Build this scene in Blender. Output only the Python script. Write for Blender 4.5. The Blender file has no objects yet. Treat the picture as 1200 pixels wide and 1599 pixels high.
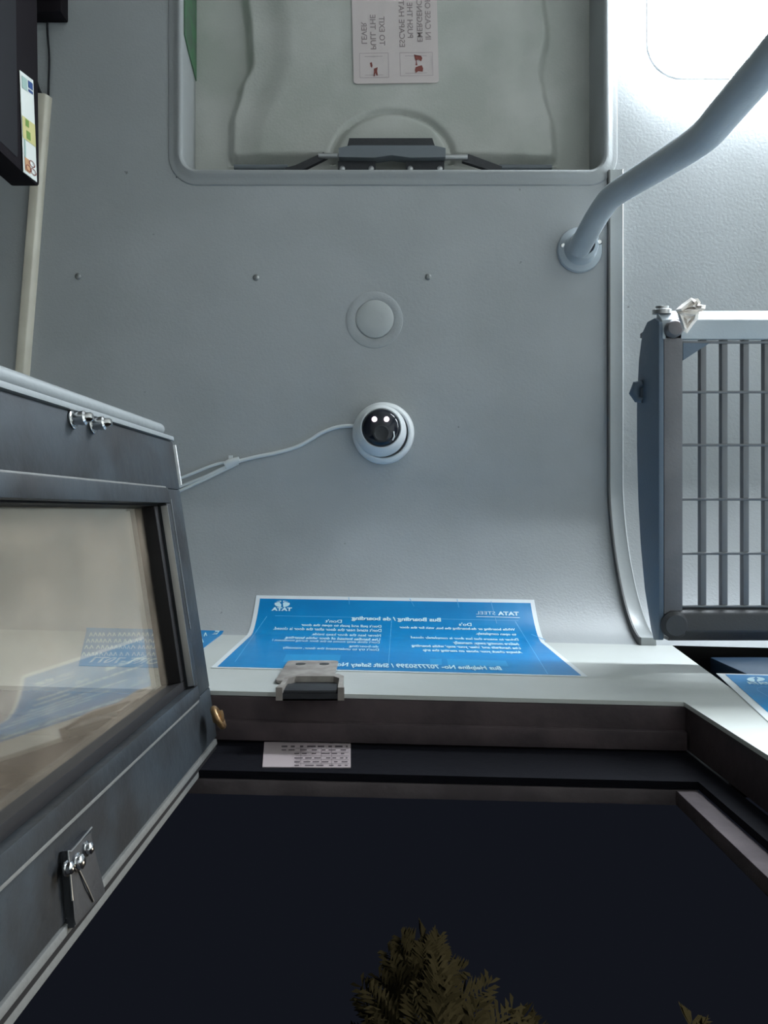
import bpy, bmesh, math, random
from mathutils import Vector, Matrix
random.seed(7)
C = bpy.context.scene
COL = C.collection
PI = math.pi

# ---------------------------------------------------------------- camera
CZ = 0.8                                   # lens height above the bus floor
F = 1200.0                                 # focal length in pixels of a 1200x1599 frame
cam = bpy.data.cameras.new('camera')
cam.sensor_fit = 'VERTICAL'; cam.sensor_height = 24.0
cam.lens = 24.0 * F / 1599.0
cam.clip_start = 0.01
co = bpy.data.objects.new('camera', cam); COL.objects.link(co)
co.location = (0, 0, CZ); co.rotation_euler = (PI, 0, 0)     # looking straight up
C.camera = co

# ---------------------------------------------------------------- world, exposure
w = bpy.data.worlds.new('night'); C.world = w; w.use_nodes = True
bg = w.node_tree.nodes['Background']
bg.inputs[0].default_value = (0.55, 0.65, 1.0, 1); bg.inputs[1].default_value = 0.011
C.view_settings.view_transform = 'Standard'; C.view_settings.look = 'None'
C.view_settings.gamma = 1.0; C.view_settings.exposure = 0.0
C.view_settings.use_curve_mapping = False
LAMP = 105.0                                # radiance of the ceiling lamp diffusers
def point(name, loc, e, col, r):
    l = bpy.data.lights.new(name, 'POINT'); l.energy = e; l.color = col; l.shadow_soft_size = r
    o = bpy.data.objects.new(name, l); COL.objects.link(o); o.location = loc
point('outdoor_fill', (3.2, 1.2, 3.6), 110, (1.0, 0.86, 0.62), 0.25)  # unseen lamp added outside to brighten the trees

# ---------------------------------------------------------------- materials
def mat(name, col, rough=0.5, metal=0.0, emit=None, es=0.0, bump=0.0, bscale=60, var=None, vscale=4, vdetail=6, vlo=.4, vhi=.62, spec=0.5, fleck=None):
    m = bpy.data.materials.new(name); m.use_nodes = True
    nt = m.node_tree; N = nt.nodes; L = nt.links
    b = N['Principled BSDF']
    b.inputs['Base Color'].default_value = (*col, 1); b.inputs['Roughness'].default_value = rough
    b.inputs['Metallic'].default_value = metal; b.inputs['Specular IOR Level'].default_value = spec
    if emit: b.inputs['Emission Color'].default_value = (*emit, 1); b.inputs['Emission Strength'].default_value = es
    tc = N.new('ShaderNodeTexCoord')
    if var:
        n = N.new('ShaderNodeTexNoise'); n.inputs['Scale'].default_value = vscale; n.inputs['Detail'].default_value = vdetail
        r = N.new('ShaderNodeValToRGB'); r.color_ramp.elements[0].position = vlo; r.color_ramp.elements[1].position = vhi
        r.color_ramp.elements[0].color = (*var, 1); r.color_ramp.elements[1].color = (*col, 1)
        L.new(tc.outputs['Object'], n.inputs['Vector']); L.new(n.outputs['Fac'], r.inputs['Fac'])
        out = r.outputs['Color']
        if fleck:
            n2 = N.new('ShaderNodeTexNoise'); n2.inputs['Scale'].default_value = fleck[0]; n2.inputs['Detail'].default_value = 2
            r2 = N.new('ShaderNodeValToRGB'); r2.color_ramp.elements[0].position = fleck[1]; r2.color_ramp.elements[1].position = fleck[1] + .03
            r2.color_ramp.elements[0].color = (0, 0, 0, 1); r2.color_ramp.elements[1].color = (1, 1, 1, 1)
            mx = N.new('ShaderNodeMix'); mx.data_type = 'RGBA'
            L.new(tc.outputs['Object'], n2.inputs['Vector']); L.new(n2.outputs['Fac'], r2.inputs['Fac'])
            L.new(r2.outputs['Color'], mx.inputs['Factor']); L.new(out, mx.inputs['A']); mx.inputs['B'].default_value = (*fleck[2], 1)
            out = mx.outputs['Result']
        L.new(out, b.inputs['Base Color'])
    if bump:
        n = N.new('ShaderNodeTexNoise'); n.inputs['Scale'].default_value = bscale; n.inputs['Detail'].default_value = 4
        bp = N.new('ShaderNodeBump'); bp.inputs['Strength'].default_value = bump; bp.inputs['Distance'].default_value = 0.002
        L.new(tc.outputs['Object'], n.inputs['Vector']); L.new(n.outputs['Fac'], bp.inputs['Height']); L.new(bp.outputs['Normal'], b.inputs['Normal'])
    return m
M = {}
M['ceil'] = mat('grey_frp_panel', (.43, .447, .46), .42, var=(.385, .402, .41), vscale=5, bump=.22, bscale=260, fleck=(70, .77, (.22, .23, .23)))
M['wall'] = mat('pale_grey_panel', (.60, .62, .60), .4, var=(.55, .57, .54), vscale=6, bump=.1, bscale=200)
M['shell'] = mat('cabin_shell', (.36, .36, .34), .7, var=(.32, .32, .30), vscale=2)
M['cab'] = mat('cab_side_dark', (.06, .062, .058), .7, var=(.05, .05, .05), vscale=2)
M['latch'] = mat('latch_dark_slate', (.14, .16, .18), .4)
M['rackdark'] = mat('rack_rear_charcoal', (.055, .055, .06), .5, bump=.15, bscale=300)
M['seal'] = mat('edge_strip_shade', (.10, .10, .10), .5)  # shade on the edge strip's side, put into the colour
M['hatch'] = mat('hatch_grey_plastic', (.50, .505, .475), .5, var=(.42, .435, .40), vscale=9, bump=.25, bscale=240)
M['mould'] = mat('hatch_rim_plastic', (.34, .355, .36), .35, bump=.15, bscale=240)
M['green'] = mat('green_strip', (.06, .17, .08), .6, var=(.07, .12, .08), vscale=30)
M['rail'] = mat('powder_coat_slate', (.43, .485, .53), .38, bump=.12, bscale=400)
M['rackblue'] = mat('rack_side_slate_blue', (.10, .14, .19), .45, bump=.12, bscale=300)
M['rack'] = mat('rack_dark_grey', (.17, .165, .175), .5, var=(.14, .138, .148), vscale=20, bump=.15, bscale=300)
M['slat'] = mat('rack_bar_grey', (.16, .165, .175), .5)
M['trim'] = mat('grey_edge_strip', (.46, .48, .48), .3, bump=.08, bscale=200)
M['gasket'] = mat('black_rubber', (.012, .011, .012), .7, spec=.2)
M['cream'] = mat('cream_pvc', (.60, .56, .46), .45, var=(.53, .49, .40), vscale=14)
M['white'] = mat('white_plastic', (.80, .82, .83), .32)
M['cable'] = mat('white_cable', (.76, .79, .80), .5)
M['black'] = mat('black_plastic', (.015, .015, .018), .5, spec=.2)
M['blackm'] = mat('black_metal', (.025, .027, .032), .5, bump=.2, bscale=200)
M['header3'] = mat('header_lower_paint', (.12, .10, .105), .75, spec=.1, var=(.09, .075, .08), vscale=25, bump=.3, bscale=120)
M['lens'] = mat('lens_dome_dark', (.012, .014, .022), .06)
M['chrome'] = mat('bright_metal', (.72, .72, .72), .18, metal=1.0)
M['chromeflat'] = mat('dull_metal', (.45, .46, .47), .38, metal=1.0)
M['brass'] = mat('rusty_brass', (.36, .22, .10), .35, metal=.7, var=(.20, .12, .06), vscale=60)
M['led'] = mat('infrared_led', (1, .9, .95), .4, emit=(1, .78, .88), es=2.4)
M['lamp'] = mat('lamp_diffuser', (.9, .9, .9), .5, emit=(.84, .93, 1.0), es=LAMP)
M['header'] = mat('header_dark_paint', (.085, .064, .068), .65, spec=.2, var=(.058, .045, .049), vscale=25, bump=.3, bscale=120)
M['header2'] = mat('header_black_paint', (.006, .006, .009), .8, spec=.08, bump=.3, bscale=120)
M['door'] = mat('door_slate_paint', (.032, .039, .046), .5, var=(.020, .021, .023), vscale=14, vdetail=10, vlo=.42, vhi=.6, bump=.3, bscale=90, spec=.22)
M['lip'] = mat('door_grey_seal', (.20, .215, .22), .5, bump=.2, bscale=150)
M['lipd'] = mat('door_worn_seal', (.13, .13, .125), .6, bump=.3, bscale=150)
M['blue'] = mat('sticker_blue', (.001, .21, .52), .35, var=(.002, .245, .57), vscale=9, bump=.5, bscale=22, spec=.25)
M['bluel'] = mat('sticker_light_blue', (.006, .29, .62), .35)
M['blueline'] = mat('sticker_rule_blue', (.10, .42, .74), .35)
M['paper'] = mat('sticker_white', (.78, .82, .84), .4)
M['ink'] = mat('sticker_lettering', (.62, .86, .95), .45)
M['label'] = mat('label_pink_white', (.60, .53, .52), .5)
M['labelink'] = mat('label_faded_ink', (.30, .25, .25), .6)
M['red'] = mat('label_red_brown', (.22, .055, .045), .6)
M['plate'] = mat('compliance_label', (.43, .36, .37), .5)
M['plateink'] = mat('compliance_ink', (.09, .07, .08), .6)
M['bracket'] = mat('dusty_cream_bracket', (.42, .39, .36), .6, var=(.27, .24, .22), vscale=40, bump=.3)
M['navy'] = mat('navy_box', (.018, .042, .075), .4)
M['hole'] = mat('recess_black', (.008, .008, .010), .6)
M['scrap'] = mat('white_tissue', (.80, .74, .69), .8)
M['tv'] = mat('tv_black', (.010, .008, .010), .8, spec=.1)
M['leaf'] = mat('leaf_olive', (.15, .145, .085), .7)
M['bark'] = mat('bark', (.05, .035, .025), .9)
M['ground'] = mat('ground_soil', (.05, .045, .04), .9, var=(.03, .03, .025), vscale=1)
M['screw'] = mat('screw_grey', (.30, .31, .31), .35, metal=.6)
M['darkhead'] = mat('screw_slot_dark', (.06, .06, .06), .5)
M['yellow'] = mat('label_yellow', (.55, .50, .22), .5); M['greenl'] = mat('label_green', (.16, .27, .06), .5)
M['bluelab'] = mat('label_blue', (.02, .06, .20), .5); M['teal'] = mat('label_pale_teal', (.30, .42, .38), .5); M['orange'] = mat('label_orange', (.50, .27, .14), .5)
M['labw'] = mat('label_white', (.66, .68, .64), .5)

def glass_mat():
    m = bpy.data.materials.new('dusty_door_glass'); m.use_nodes = True
    nt = m.node_tree; N = nt.nodes; L = nt.links; N.clear()
    o = N.new('ShaderNodeOutputMaterial'); tr = N.new('ShaderNodeBsdfTransparent'); tr.inputs[0].default_value = (.93, .90, .84, 1)
    gl = N.new('ShaderNodeBsdfGlossy'); gl.inputs['Roughness'].default_value = .035; gl.inputs[0].default_value = (.98, .93, .85, 1)
    lw = N.new('ShaderNodeLayerWeight'); lw.inputs[0].default_value = .5
    pw = N.new('ShaderNodeMath'); pw.operation = 'POWER'; pw.inputs[1].default_value = 3.4; L.new(lw.outputs['Facing'], pw.inputs[0])
    fr = N.new('ShaderNodeMath'); fr.operation = 'MULTIPLY_ADD'; fr.inputs[1].default_value = 1.15; fr.inputs[2].default_value = .06; L.new(pw.outputs[0], fr.inputs[0])
    m1 = N.new('ShaderNodeMixShader'); L.new(fr.outputs[0], m1.inputs[0]); L.new(tr.outputs[0], m1.inputs[1]); L.new(gl.outputs[0], m1.inputs[2])
    df = N.new('ShaderNodeBsdfDiffuse'); df.inputs[0].default_value = (.62, .52, .42, 1)
    tc = N.new('ShaderNodeTexCoord'); n = N.new('ShaderNodeTexNoise'); n.inputs['Scale'].default_value = 16; n.inputs['Detail'].default_value = 9
    mr = N.new('ShaderNodeMapRange'); mr.inputs['From Min'].default_value = .35; mr.inputs['From Max'].default_value = .75
    mr.inputs['To Min'].default_value = .07; mr.inputs['To Max'].default_value = .17
    L.new(tc.outputs['Object'], n.inputs['Vector']); L.new(n.outputs['Fac'], mr.inputs['Value'])
    m2 = N.new('ShaderNodeMixShader'); L.new(mr.outputs[0], m2.inputs[0]); L.new(m1.outputs[0], m2.inputs[1]); L.new(df.outputs[0], m2.inputs[2])
    L.new(m2.outputs[0], o.inputs[0]); return m
M['glass'] = glass_mat()

# ---------------------------------------------------------------- helpers
def thing(name, label, cat, loc=(0, 0, 0), group=None):
    o = bpy.data.objects.new(name, None); COL.objects.link(o); o.location = loc; o.empty_display_size = .05
    o['label'] = label; o['category'] = cat
    if group: o['group'] = group
    return o
def tag(o, label, cat, group=None, kind=None):
    o['label'] = label; o['category'] = cat
    if group: o['group'] = group
    if kind: o['kind'] = kind
    return o
def root_of(p):
    v = Vector((0, 0, 0))
    while p is not None: v += p.location; p = p.parent
    return v
def finish(name, bm, m, parent=None, smooth=True, origin=None, keep=False):
    """bm is in world coordinates; the object gets its own origin and is parented"""
    if not keep: bmesh.ops.recalc_face_normals(bm, faces=bm.faces)
    if origin is None:
        lo = Vector((min(v.co.x for v in bm.verts), min(v.co.y for v in bm.verts), min(v.co.z for v in bm.verts)))
        hi = Vector((max(v.co.x for v in bm.verts), max(v.co.y for v in bm.verts), max(v.co.z for v in bm.verts)))
        origin = (lo + hi) / 2
    origin = Vector(origin)
    for v in bm.verts: v.co -= origin
    me = bpy.data.meshes.new(name); 
    if smooth:
        for f in bm.faces: f.smooth = True
        for e in bm.edges:
            if len(e.link_faces) == 2 and e.calc_face_angle(0) > math.radians(38): e.smooth = False
    bm.to_mesh(me); bm.free()
    me.materials.append(m)
    o = bpy.data.objects.new(name, me); COL.objects.link(o)
    o.location = origin - root_of(parent)
    if parent: o.parent = parent
    return o
def struct(name, bm, m, smooth=True):
    o = finish(name, bm, m, None, smooth); o['kind'] = 'structure'; return o
def B(): return bmesh.new()
def box(bm, a, b, bev=0.0, fr=None):
    """axis aligned box from corner a to corner b; fr maps local coordinates to world"""
    xs = sorted((a[0], b[0])); ys = sorted((a[1], b[1])); zs = sorted((a[2], b[2]))
    t = bmesh.new(); bmesh.ops.create_cube(t, size=1)
    for v in t.verts:
        v.co = Vector(((xs[0] + xs[1]) / 2 + v.co.x * (xs[1] - xs[0]), (ys[0] + ys[1]) / 2 + v.co.y * (ys[1] - ys[0]), (zs[0] + zs[1]) / 2 + v.co.z * (zs[1] - zs[0])))
    if bev: bmesh.ops.bevel(t, geom=list(t.edges), offset=bev, segments=2, affect='EDGES', profile=.6)
    if fr:
        for v in t.verts: v.co = fr(*v.co)
    merge(bm, t)
def merge(bm, t):
    me = bpy.data.meshes.new('tmp'); t.to_mesh(me); t.free(); bm.from_mesh(me); bpy.data.meshes.remove(me)
def frame_of(d):
    d = Vector(d).normalized(); a = Vector((0, 0, 1)) if abs(d.z) < .9 else Vector((1, 0, 0))
    u = d.cross(a).normalized(); return u, d.cross(u).normalized(), d
def lathe(bm, base, axis, prof, seg=40):
    """prof: list of (radius, height) along axis from base"""
    u, v, d = frame_of(axis); base = Vector(base); rings = []
    for r, h in prof:
        if r < 1e-6: rings.append([bm.verts.new(base + d * h)])
        else: rings.append([bm.verts.new(base + d * h + (u * math.cos(2 * PI * k / seg) + v * math.sin(2 * PI * k / seg)) * r) for k in range(seg)])
    for A, Bq in zip(rings, rings[1:]):
        for k in range(seg):
            k2 = (k + 1) % seg
            if len(A) == 1 and len(Bq) == 1: continue
            if len(A) == 1: bm.faces.new((A[0], Bq[k], Bq[k2]))
            elif len(Bq) == 1: bm.faces.new((A[k], A[k2], Bq[0]))
            else: bm.faces.new((A[k], A[k2], Bq[k2], Bq[k]))
def tube(bm, pts, r, seg=14, cap=True):
    pts = [Vector(p) for p in pts]; rings = []
    d0 = (pts[1] - pts[0]).normalized(); u = frame_of(d0)[0]
    for i, p in enumerate(pts):
        if i == 0: d = pts[1] - p
        elif i == len(pts) - 1: d = p - pts[i - 1]
        else: d = (pts[i + 1] - p).normalized() + (p - pts[i - 1]).normalized()
        d.normalize(); u = (u - d * u.dot(d)).normalized(); v = d.cross(u)
        rr = r[i] if isinstance(r, (list, tuple)) else r
        rings.append([bm.verts.new(p + (u * math.cos(2 * PI * k / seg) + v * math.sin(2 * PI * k / seg)) * rr) for k in range(seg)])
    for A, Bq in zip(rings, rings[1:]):
        for k in range(seg): bm.faces.new((A[k], A[(k + 1) % seg], Bq[(k + 1) % seg], Bq[k]))
    if cap: bm.faces.new(rings[0]); bm.faces.new(rings[-1])
def spline(pts, n=8):
    pts = [Vector(p) for p in pts]; out = []
    P_ = [pts[0]] + pts + [pts[-1]]
    for i in range(1, len(P_) - 2):
        a, b, c, d = P_[i - 1:i + 3]
        for k in range(n):
            t = k / n
            out.append(.5 * ((2 * b) + (c - a) * t + (2 * a - 5 * b + 4 * c - d) * t * t + (3 * b - a - 3 * c + d) * t ** 3))
    out.append(pts[-1]); return out
def prism(bm, poly, fr, h0, h1, bev=0):
    """polygon (a,b) list extruded between h0 and h1; fr(a,b,h)->world"""
    t = bmesh.new()
    lo = [t.verts.new((a, b, h0)) for a, b in poly]; hi = [t.verts.new((a, b, h1)) for a, b in poly]
    t.faces.new(lo[::-1]); t.faces.new(hi)
    n = len(poly)
    for k in range(n): t.faces.new((lo[k], lo[(k + 1) % n], hi[(k + 1) % n], hi[k]))
    if bev: bmesh.ops.bevel(t, geom=list(t.edges), offset=bev, segments=2, affect='EDGES', profile=.6)
    bmesh.ops.triangulate(t, faces=[f for f in t.faces if len(f.verts) > 4])
    for v in t.verts: v.co = Vector(fr(*v.co))
    merge(bm, t)
def at(px, py, d):
    """the point at height CZ+d that is seen at (px,py) of the survey photograph"""
    return Vector(((px - 600) / F * d, (py - 800) / F * d, CZ + d))

_tc = {}
def glyphs(s, bold=0.0):
    k = (s, bold)
    if k in _tc: return _tc[k]
    cu = bpy.data.curves.new('t', 'FONT'); cu.body = s; cu.size = 1; cu.offset = bold; cu.resolution_u = 3
    o = bpy.data.objects.new('t', cu); COL.objects.link(o)
    bpy.context.view_layer.update()
    me = bpy.data.meshes.new_from_object(o.evaluated_get(bpy.context.evaluated_depsgraph_get()))
    vs = [(v.co.x, v.co.y) for v in me.vertices]; fs = [tuple(p.vertices) for p in me.polygons]
    bpy.data.objects.remove(o); bpy.data.curves.remove(cu); bpy.data.meshes.remove(me)
    x0 = min(v[0] for v in vs); x1 = max(v[0] for v in vs)
    _tc[k] = ([((x - x0) / (x1 - x0), y / .7) for x, y in vs], fs)      # x 0..1, capital height 1
    return _tc[k]
def write(bm, s, fn, bold=0.0):
    """fn(a, h): a 0..1 along the line, h 0..1 baseline to capital height -> world"""
    vs, fs = glyphs(s, bold)
    V = [bm.verts.new(fn(a, h)) for a, h in vs]
    for f in fs:
        try: bm.faces.new([V[i] for i in f])
        except ValueError: pass

# ---------------------------------------------------------------- ceiling + cove + door wall surface
ZC = 2.0; SEAM = 1.85; SH = 0.024; YW = 0.173
prof = []                                   # (Y, z, shear weight)
y0 = -0.045
for k in range(25):
    th = k / 24 * PI / 2; p = 2 / 1.62
    a = math.sin(th) ** p; b = math.cos(th) ** p
    prof.append((y0 + (YW - y0) * a, SEAM + (ZC - SEAM) * b))
acc = [0]
for q, r in zip(prof, prof[1:]): acc.append(acc[-1] + math.hypot(q[0] - r[0], q[1] - r[1]))
COVE = acc[-1]
def surf(X, u, off=0.0):
    """u: length along the section from the start of the cove; off: distance into the cabin"""
    if u <= 0: Y, z, n, wt = y0 + u, ZC, (0, -1), 0
    elif u >= COVE: Y, z, n, wt = YW, SEAM - (u - COVE), (-1, 0), 1
    else:
        i = max(j for j in range(24) if acc[j] <= u); t = (u - acc[i]) / (acc[i + 1] - acc[i])
        Y = prof[i][0] + (prof[i + 1][0] - prof[i][0]) * t; z = prof[i][1] + (prof[i + 1][1] - prof[i][1]) * t
        dy = prof[i + 1][0] - prof[i][0]; dz = prof[i + 1][1] - prof[i][1]; l = math.hypot(dy, dz)
        n = (dz / l, -dy / l); wt = u / COVE
    return Vector((X, Y + SH * X * wt + n[0] * off, z + n[1] * off))
def on_surf(px, py):
    best = None; lo, hi = -1.0, 0.9
    for _ in range(40):
        u = (lo + hi) / 2; X = 0
        for _k in range(3):
            q = surf(X, u); X = (px - 600) / F * (q.z - CZ)
        q = surf(X, u)
        if 800 + F * q.y / (q.z - CZ) < py: lo = u
        else: hi = u
    return X, u

XL, XR, YB = -1.25, 2.6, -2.2
HX0, HX1, HY0, HY1 = -.325, .352, -1.20, -.522            # hole for the hatch
bm = B()
xs = [XL, HX0, HX1, XR]; rows = [YB, HY0, HY1, y0]
g = [[bm.verts.new((x, y, ZC)) for x in xs] for y in rows]
for j in range(3):
    for i in range(3):
        if (i, j) != (1, 1): bm.faces.new((g[j][i], g[j][i + 1], g[j + 1][i + 1], g[j + 1][i]))
prev = g[3]
for k in range(1, 25):
    cur = [bm.verts.new(surf(x, acc[k])) for x in xs]
    for i in range(3): bm.faces.new((prev[i], prev[i + 1], cur[i + 1], cur[i]))
    prev = cur
struct('ceiling', bm, M['ceil'])

ZH = 1.527                                   # lower edge of the wall over the doorway
DX0, DX1 = -.75, .284                        # doorway
def wallfr(a, b, h): return (a, YW + SH * a + h, b)
bm = B()
TH = .004
prism(bm, [(XL, SEAM), (.394, SEAM), (.353, 1.559), (.340, 1.50), (.340, ZH), (DX1, ZH), (DX0, ZH), (XL, ZH)][:3] + [(.353, ZH), (XL, ZH)], wallfr, 0, TH)
prism(bm, [(.353, 1.559), (.380, 1.667), (XR, 1.667), (XR, ZH), (.353, ZH)], wallfr, 0, TH)
prism(bm, [(.60, SEAM), (XR, SEAM), (XR, 1.667), (.60, 1.667)], wallfr, 0, TH)
prism(bm, [(DX1, ZH), (XR, ZH), (XR, 0), (DX1, 0)], wallfr, 0, TH)
prism(bm, [(XL, ZH), (DX0, ZH), (DX0, 0), (XL, 0)], wallfr, 0, TH)
struct('wall_front', bm, M['wall'], smooth=False)
bm = B(); box(bm, (XL, YB, -.02), (XR, .26, 0)); struct('floor', bm, M['shell'])
bm = B(); box(bm, (XL, YB - .02, 0), (XR, YB, ZC)); struct('wall_back', bm, M['shell'])
bm = B(); box(bm, (XL - .02, YB, 0), (XL, .13, ZC)); struct('wall_left', bm, M['cab'])
bm = B(); box(bm, (XR, YB, 0), (XR + .02, .2, ZC)); struct('wall_right', bm, M['shell'])
# dark recess behind the opening in the wall beside the doorway
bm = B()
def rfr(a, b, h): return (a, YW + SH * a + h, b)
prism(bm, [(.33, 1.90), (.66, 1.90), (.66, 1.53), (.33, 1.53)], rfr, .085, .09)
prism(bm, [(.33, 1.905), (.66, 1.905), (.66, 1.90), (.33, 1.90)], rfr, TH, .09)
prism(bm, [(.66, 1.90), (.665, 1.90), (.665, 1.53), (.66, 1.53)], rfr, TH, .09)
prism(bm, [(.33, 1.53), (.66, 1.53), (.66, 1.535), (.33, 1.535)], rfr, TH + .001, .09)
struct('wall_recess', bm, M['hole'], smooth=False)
# doorway header and jamb, stepped
def hfr(a, b, h): return (a, YW + SH * a + h, b)
bm = B()
prism(bm, [(DX0, ZH - .001), (.286, ZH - .001), (.286, ZH + .02), (DX0, ZH + .02)], hfr, TH + .0005, .045, bev=.002)      # soffit
prism(bm, [(DX0, ZH - .009), (.284, ZH - .009), (.284, ZH), (DX0, ZH)], hfr, .026, .044, bev=.002)
prism(bm, [(.286, ZH + .02), (.30, ZH + .02), (.30, 0.02), (.286, 0.02)], hfr, TH + .0005, .045, bev=.002)
struct('trim_1', bm, M['header'])
bm = B()
prism(bm, [(DX0, ZH - .0005), (.262, ZH - .0005), (.262, ZH - .087), (DX0, ZH - .087)], hfr, .0455, .052)
prism(bm, [(.262, ZH - .002), (.285, ZH - .002), (.285, .02), (.262, .02)], hfr, .0455, .052)
struct('trim_2', bm, M['header2'])
bm = B()
prism(bm, [(DX0, ZH - .070), (.262, ZH - .070), (.262, ZH - .088), (DX0, ZH - .088)], hfr, .0525, .0655, bev=.002)
prism(bm, [(.243, ZH - .082), (.262, ZH - .082), (.262, .02), (.243, .02)], hfr, .0525, .0655, bev=.002)
struct('trim_3', bm, M['header3'])

# ground outside
bm = B(); box(bm, (-14, .3, -.42), (14, 16, -.40)); struct('ground', bm, M['ground'])

# ---------------------------------------------------------------- roof hatch
hatch = thing('roof_hatch', 'grey moulded emergency roof hatch set in the ceiling, with latch bar and pinkish label', 'roof hatch', (0, -.85, ZC))
def rrect(x0, x1, y0_, y1, r, n=8):
    out = []
    for cx, cy, a0 in ((x1 - r, y1 - r, 0), (x0 + r, y1 - r, 90), (x0 + r, y0_ + r, 180), (x1 - r, y0_ + r, 270)):
        for k in range(n + 1):
            a = math.radians(a0 + 90 * k / n); out.append((cx + r * math.cos(a), cy + r * math.sin(a)))
    return out
bm = B(); loops = []
for o_, z in ((0, 2.088), (0, 1.997), (.002, 1.9935), (.005, 1.992), (.009, 1.9928), (.013, 1.9955), (.017, 1.9965), (.020, 1.9968), (.0225, 1.9975), (.024, 2.0005)):
    loops.append([bm.verts.new((x, y, z)) for x, y in rrect(-.313 - o_, .341 + o_, -1.185 - o_, -.533 + o_, .022 + o_)])
for A, Q in zip(loops, loops[1:]):
    n = len(A)
    for k in range(n): bm.faces.new((A[k], A[(k + 1) % n], Q[(k + 1) % n], Q[k]))
finish('hatch_rim', bm, M['mould'], hatch)
# pressed panel as a height field
def interp(tab, v):
    if v <= tab[0][0]: return tab[0][1]
    for (a, b), (c, d) in zip(tab, tab[1:]):
        if v <= c:
            t = (v - a) / (c - a); t = t * t * (3 - 2 * t); return b + (d - b) * t
    return tab[-1][1]
LEFT = [(-400, 378), (0, 380), (60, 386), (110, 388), (150, 372), (200, 359), (262, 358)]
RIGHT = [(-400, 850), (0, 851), (60, 858), (120, 848), (160, 855), (200, 866), (262, 870)]
def sst(a, b, x): t = max(0, min(1, (x - a) / (b - a))); return t * t * (3 - 2 * t)
DP = 1.275
def panel_z(px, py):
    l = px - interp(LEFT, py); r = interp(RIGHT, py) - px; bt = 262 - py
    corner = 0
    dmin = min(l, r, bt)
    if 0 < l < 18 and 0 < bt < 18: dmin = 18 - math.hypot(18 - l, 18 - bt)
    if 0 < r < 18 and 0 < bt < 18: dmin = 18 - math.hypot(18 - r, 18 - bt)
    h = .020 * sst(-3, 13, dmin)
    # shallow inner swell along both waisted sides
    h += .006 * sst(35, 75, min(l, r) + 18 * sst(150, 230, py))
    # pressed arch above the latch
    ax = (px - 612) / 92.0; ay = (py - 262) / 74.0
    rr = math.hypot(ax, ay)
    h -= .007 * math.exp(-((rr - 1) / .055) ** 2) * (1 if py < 262 else 0)
    return CZ + DP - h
bm = B(); nx, ny = 300, 230
X0, X1, Y0_, Y1 = 268, 952, -260, 286
grid = []
for j in range(ny + 1):
    row = []
    for i in range(nx + 1):
        px = X0 + (X1 - X0) * i / nx; py = Y0_ + (Y1 - Y0_) * j / ny
        p = at(px, py, DP); z = panel_z(px, py)
        x = max(-.324, min(.351, p.x)); y = max(-1.19, min(-.5245, p.y))
        row.append(bm.verts.new((x, y, z)))
    grid.append(row)
for j in range(ny):
    for i in range(nx):
        bm.faces.new((grid[j][i], grid[j][i + 1], grid[j + 1][i + 1], grid[j + 1][i]))
bmesh.ops.remove_doubles(bm, verts=bm.verts, dist=1e-5)
finish('hatch_panel', bm, M['hatch'], hatch)
# thin green strip on the left side of the recess
bm = B()
prism(bm, [(-1.18, 2.083), (-.712, 2.083), (-.735, 2.02), (-.745, 2.0), (-1.18, 2.0)], lambda a, b, h: (-.3125 + h, a, b), 0, .0015)
finish('green_strip', bm, M['green'], hatch)['label'] = 'green strip on the left side of the hatch recess'
# latch
DL = 1.222
def lat(px, py, h): return at(px, py, DL) + Vector((0, 0, h))
latch = B()
prism(latch, [(530, 238), (548, 234), (676, 234), (695, 238), (695, 252), (640, 253), (612, 249), (585, 253), (530, 252)], lat, -.014, .006, bev=.002)
L1 = finish('latch_body', latch, M['latch'], hatch)
bm = B(); prism(bm, [(546, 219), (675, 219), (679, 231), (543, 231)], lat, -.006, .012, bev=.0015)
prism(bm, [(540, 231), (566, 231), (566, 235), (540, 235)], lat, -.004, .01); prism(bm, [(650, 231), (680, 231), (680, 235), (650, 235)], lat, -.004, .01)
finish('latch_bar', bm, M['blackm'], L1)['label'] = 'black upper bar of the latch'
for x0, x1 in ((528, 587), (634, 694)):
    bm = B(); prism(bm, [(x0, 253), (x1, 253), (x1, 272), (x0, 272)], lat, -.002, .014, bev=.0015)
    o = finish('latch_bracket', bm, M['blackm'], L1); o['label'] = 'black screwed bracket under the latch'
    for sx in (x0 + 7, x1 - 7):
        bm = B(); lathe(bm, lat(sx, 265, -.002), (0, 0, -1), [(.0045, 0), (.0042, .0018), (.002, .0026), (0, .0027)], 16)
        finish('latch_screw', bm, M['chromeflat'], L1)
for x0, x1, y in ((498, 528, 246), (694, 730, 248)):
    bm = B(); tube(bm, [lat(x0, y, -.004), lat((x0 + x1) / 2, y, -.004), lat(x1, y, -.004)], .0042)
    finish('latch_pin', bm, M['chromeflat'], L1)['label'] = 'bright steel pin'
for pts in ([(446, 264), (462, 260), (506, 240), (512, 248), (468, 270), (446, 270)], [(722, 243), (732, 243), (784, 262), (782, 271), (772, 270), (722, 254)]):
    bm = B(); prism(bm, pts, lat, -.004, .004, bev=.0012); finish('latch_arm', bm, M['blackm'], L1)
for x0, x1, y in ((366, 450, 262), (780, 862, 262)):
    bm = B(); tube(bm, [at(x0, y, 1.236), at((x0 + x1) / 2, y, 1.236), at(x1, y, 1.236)], .0045)
    finish('latch_rod', bm, M['latch'], L1)
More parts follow.
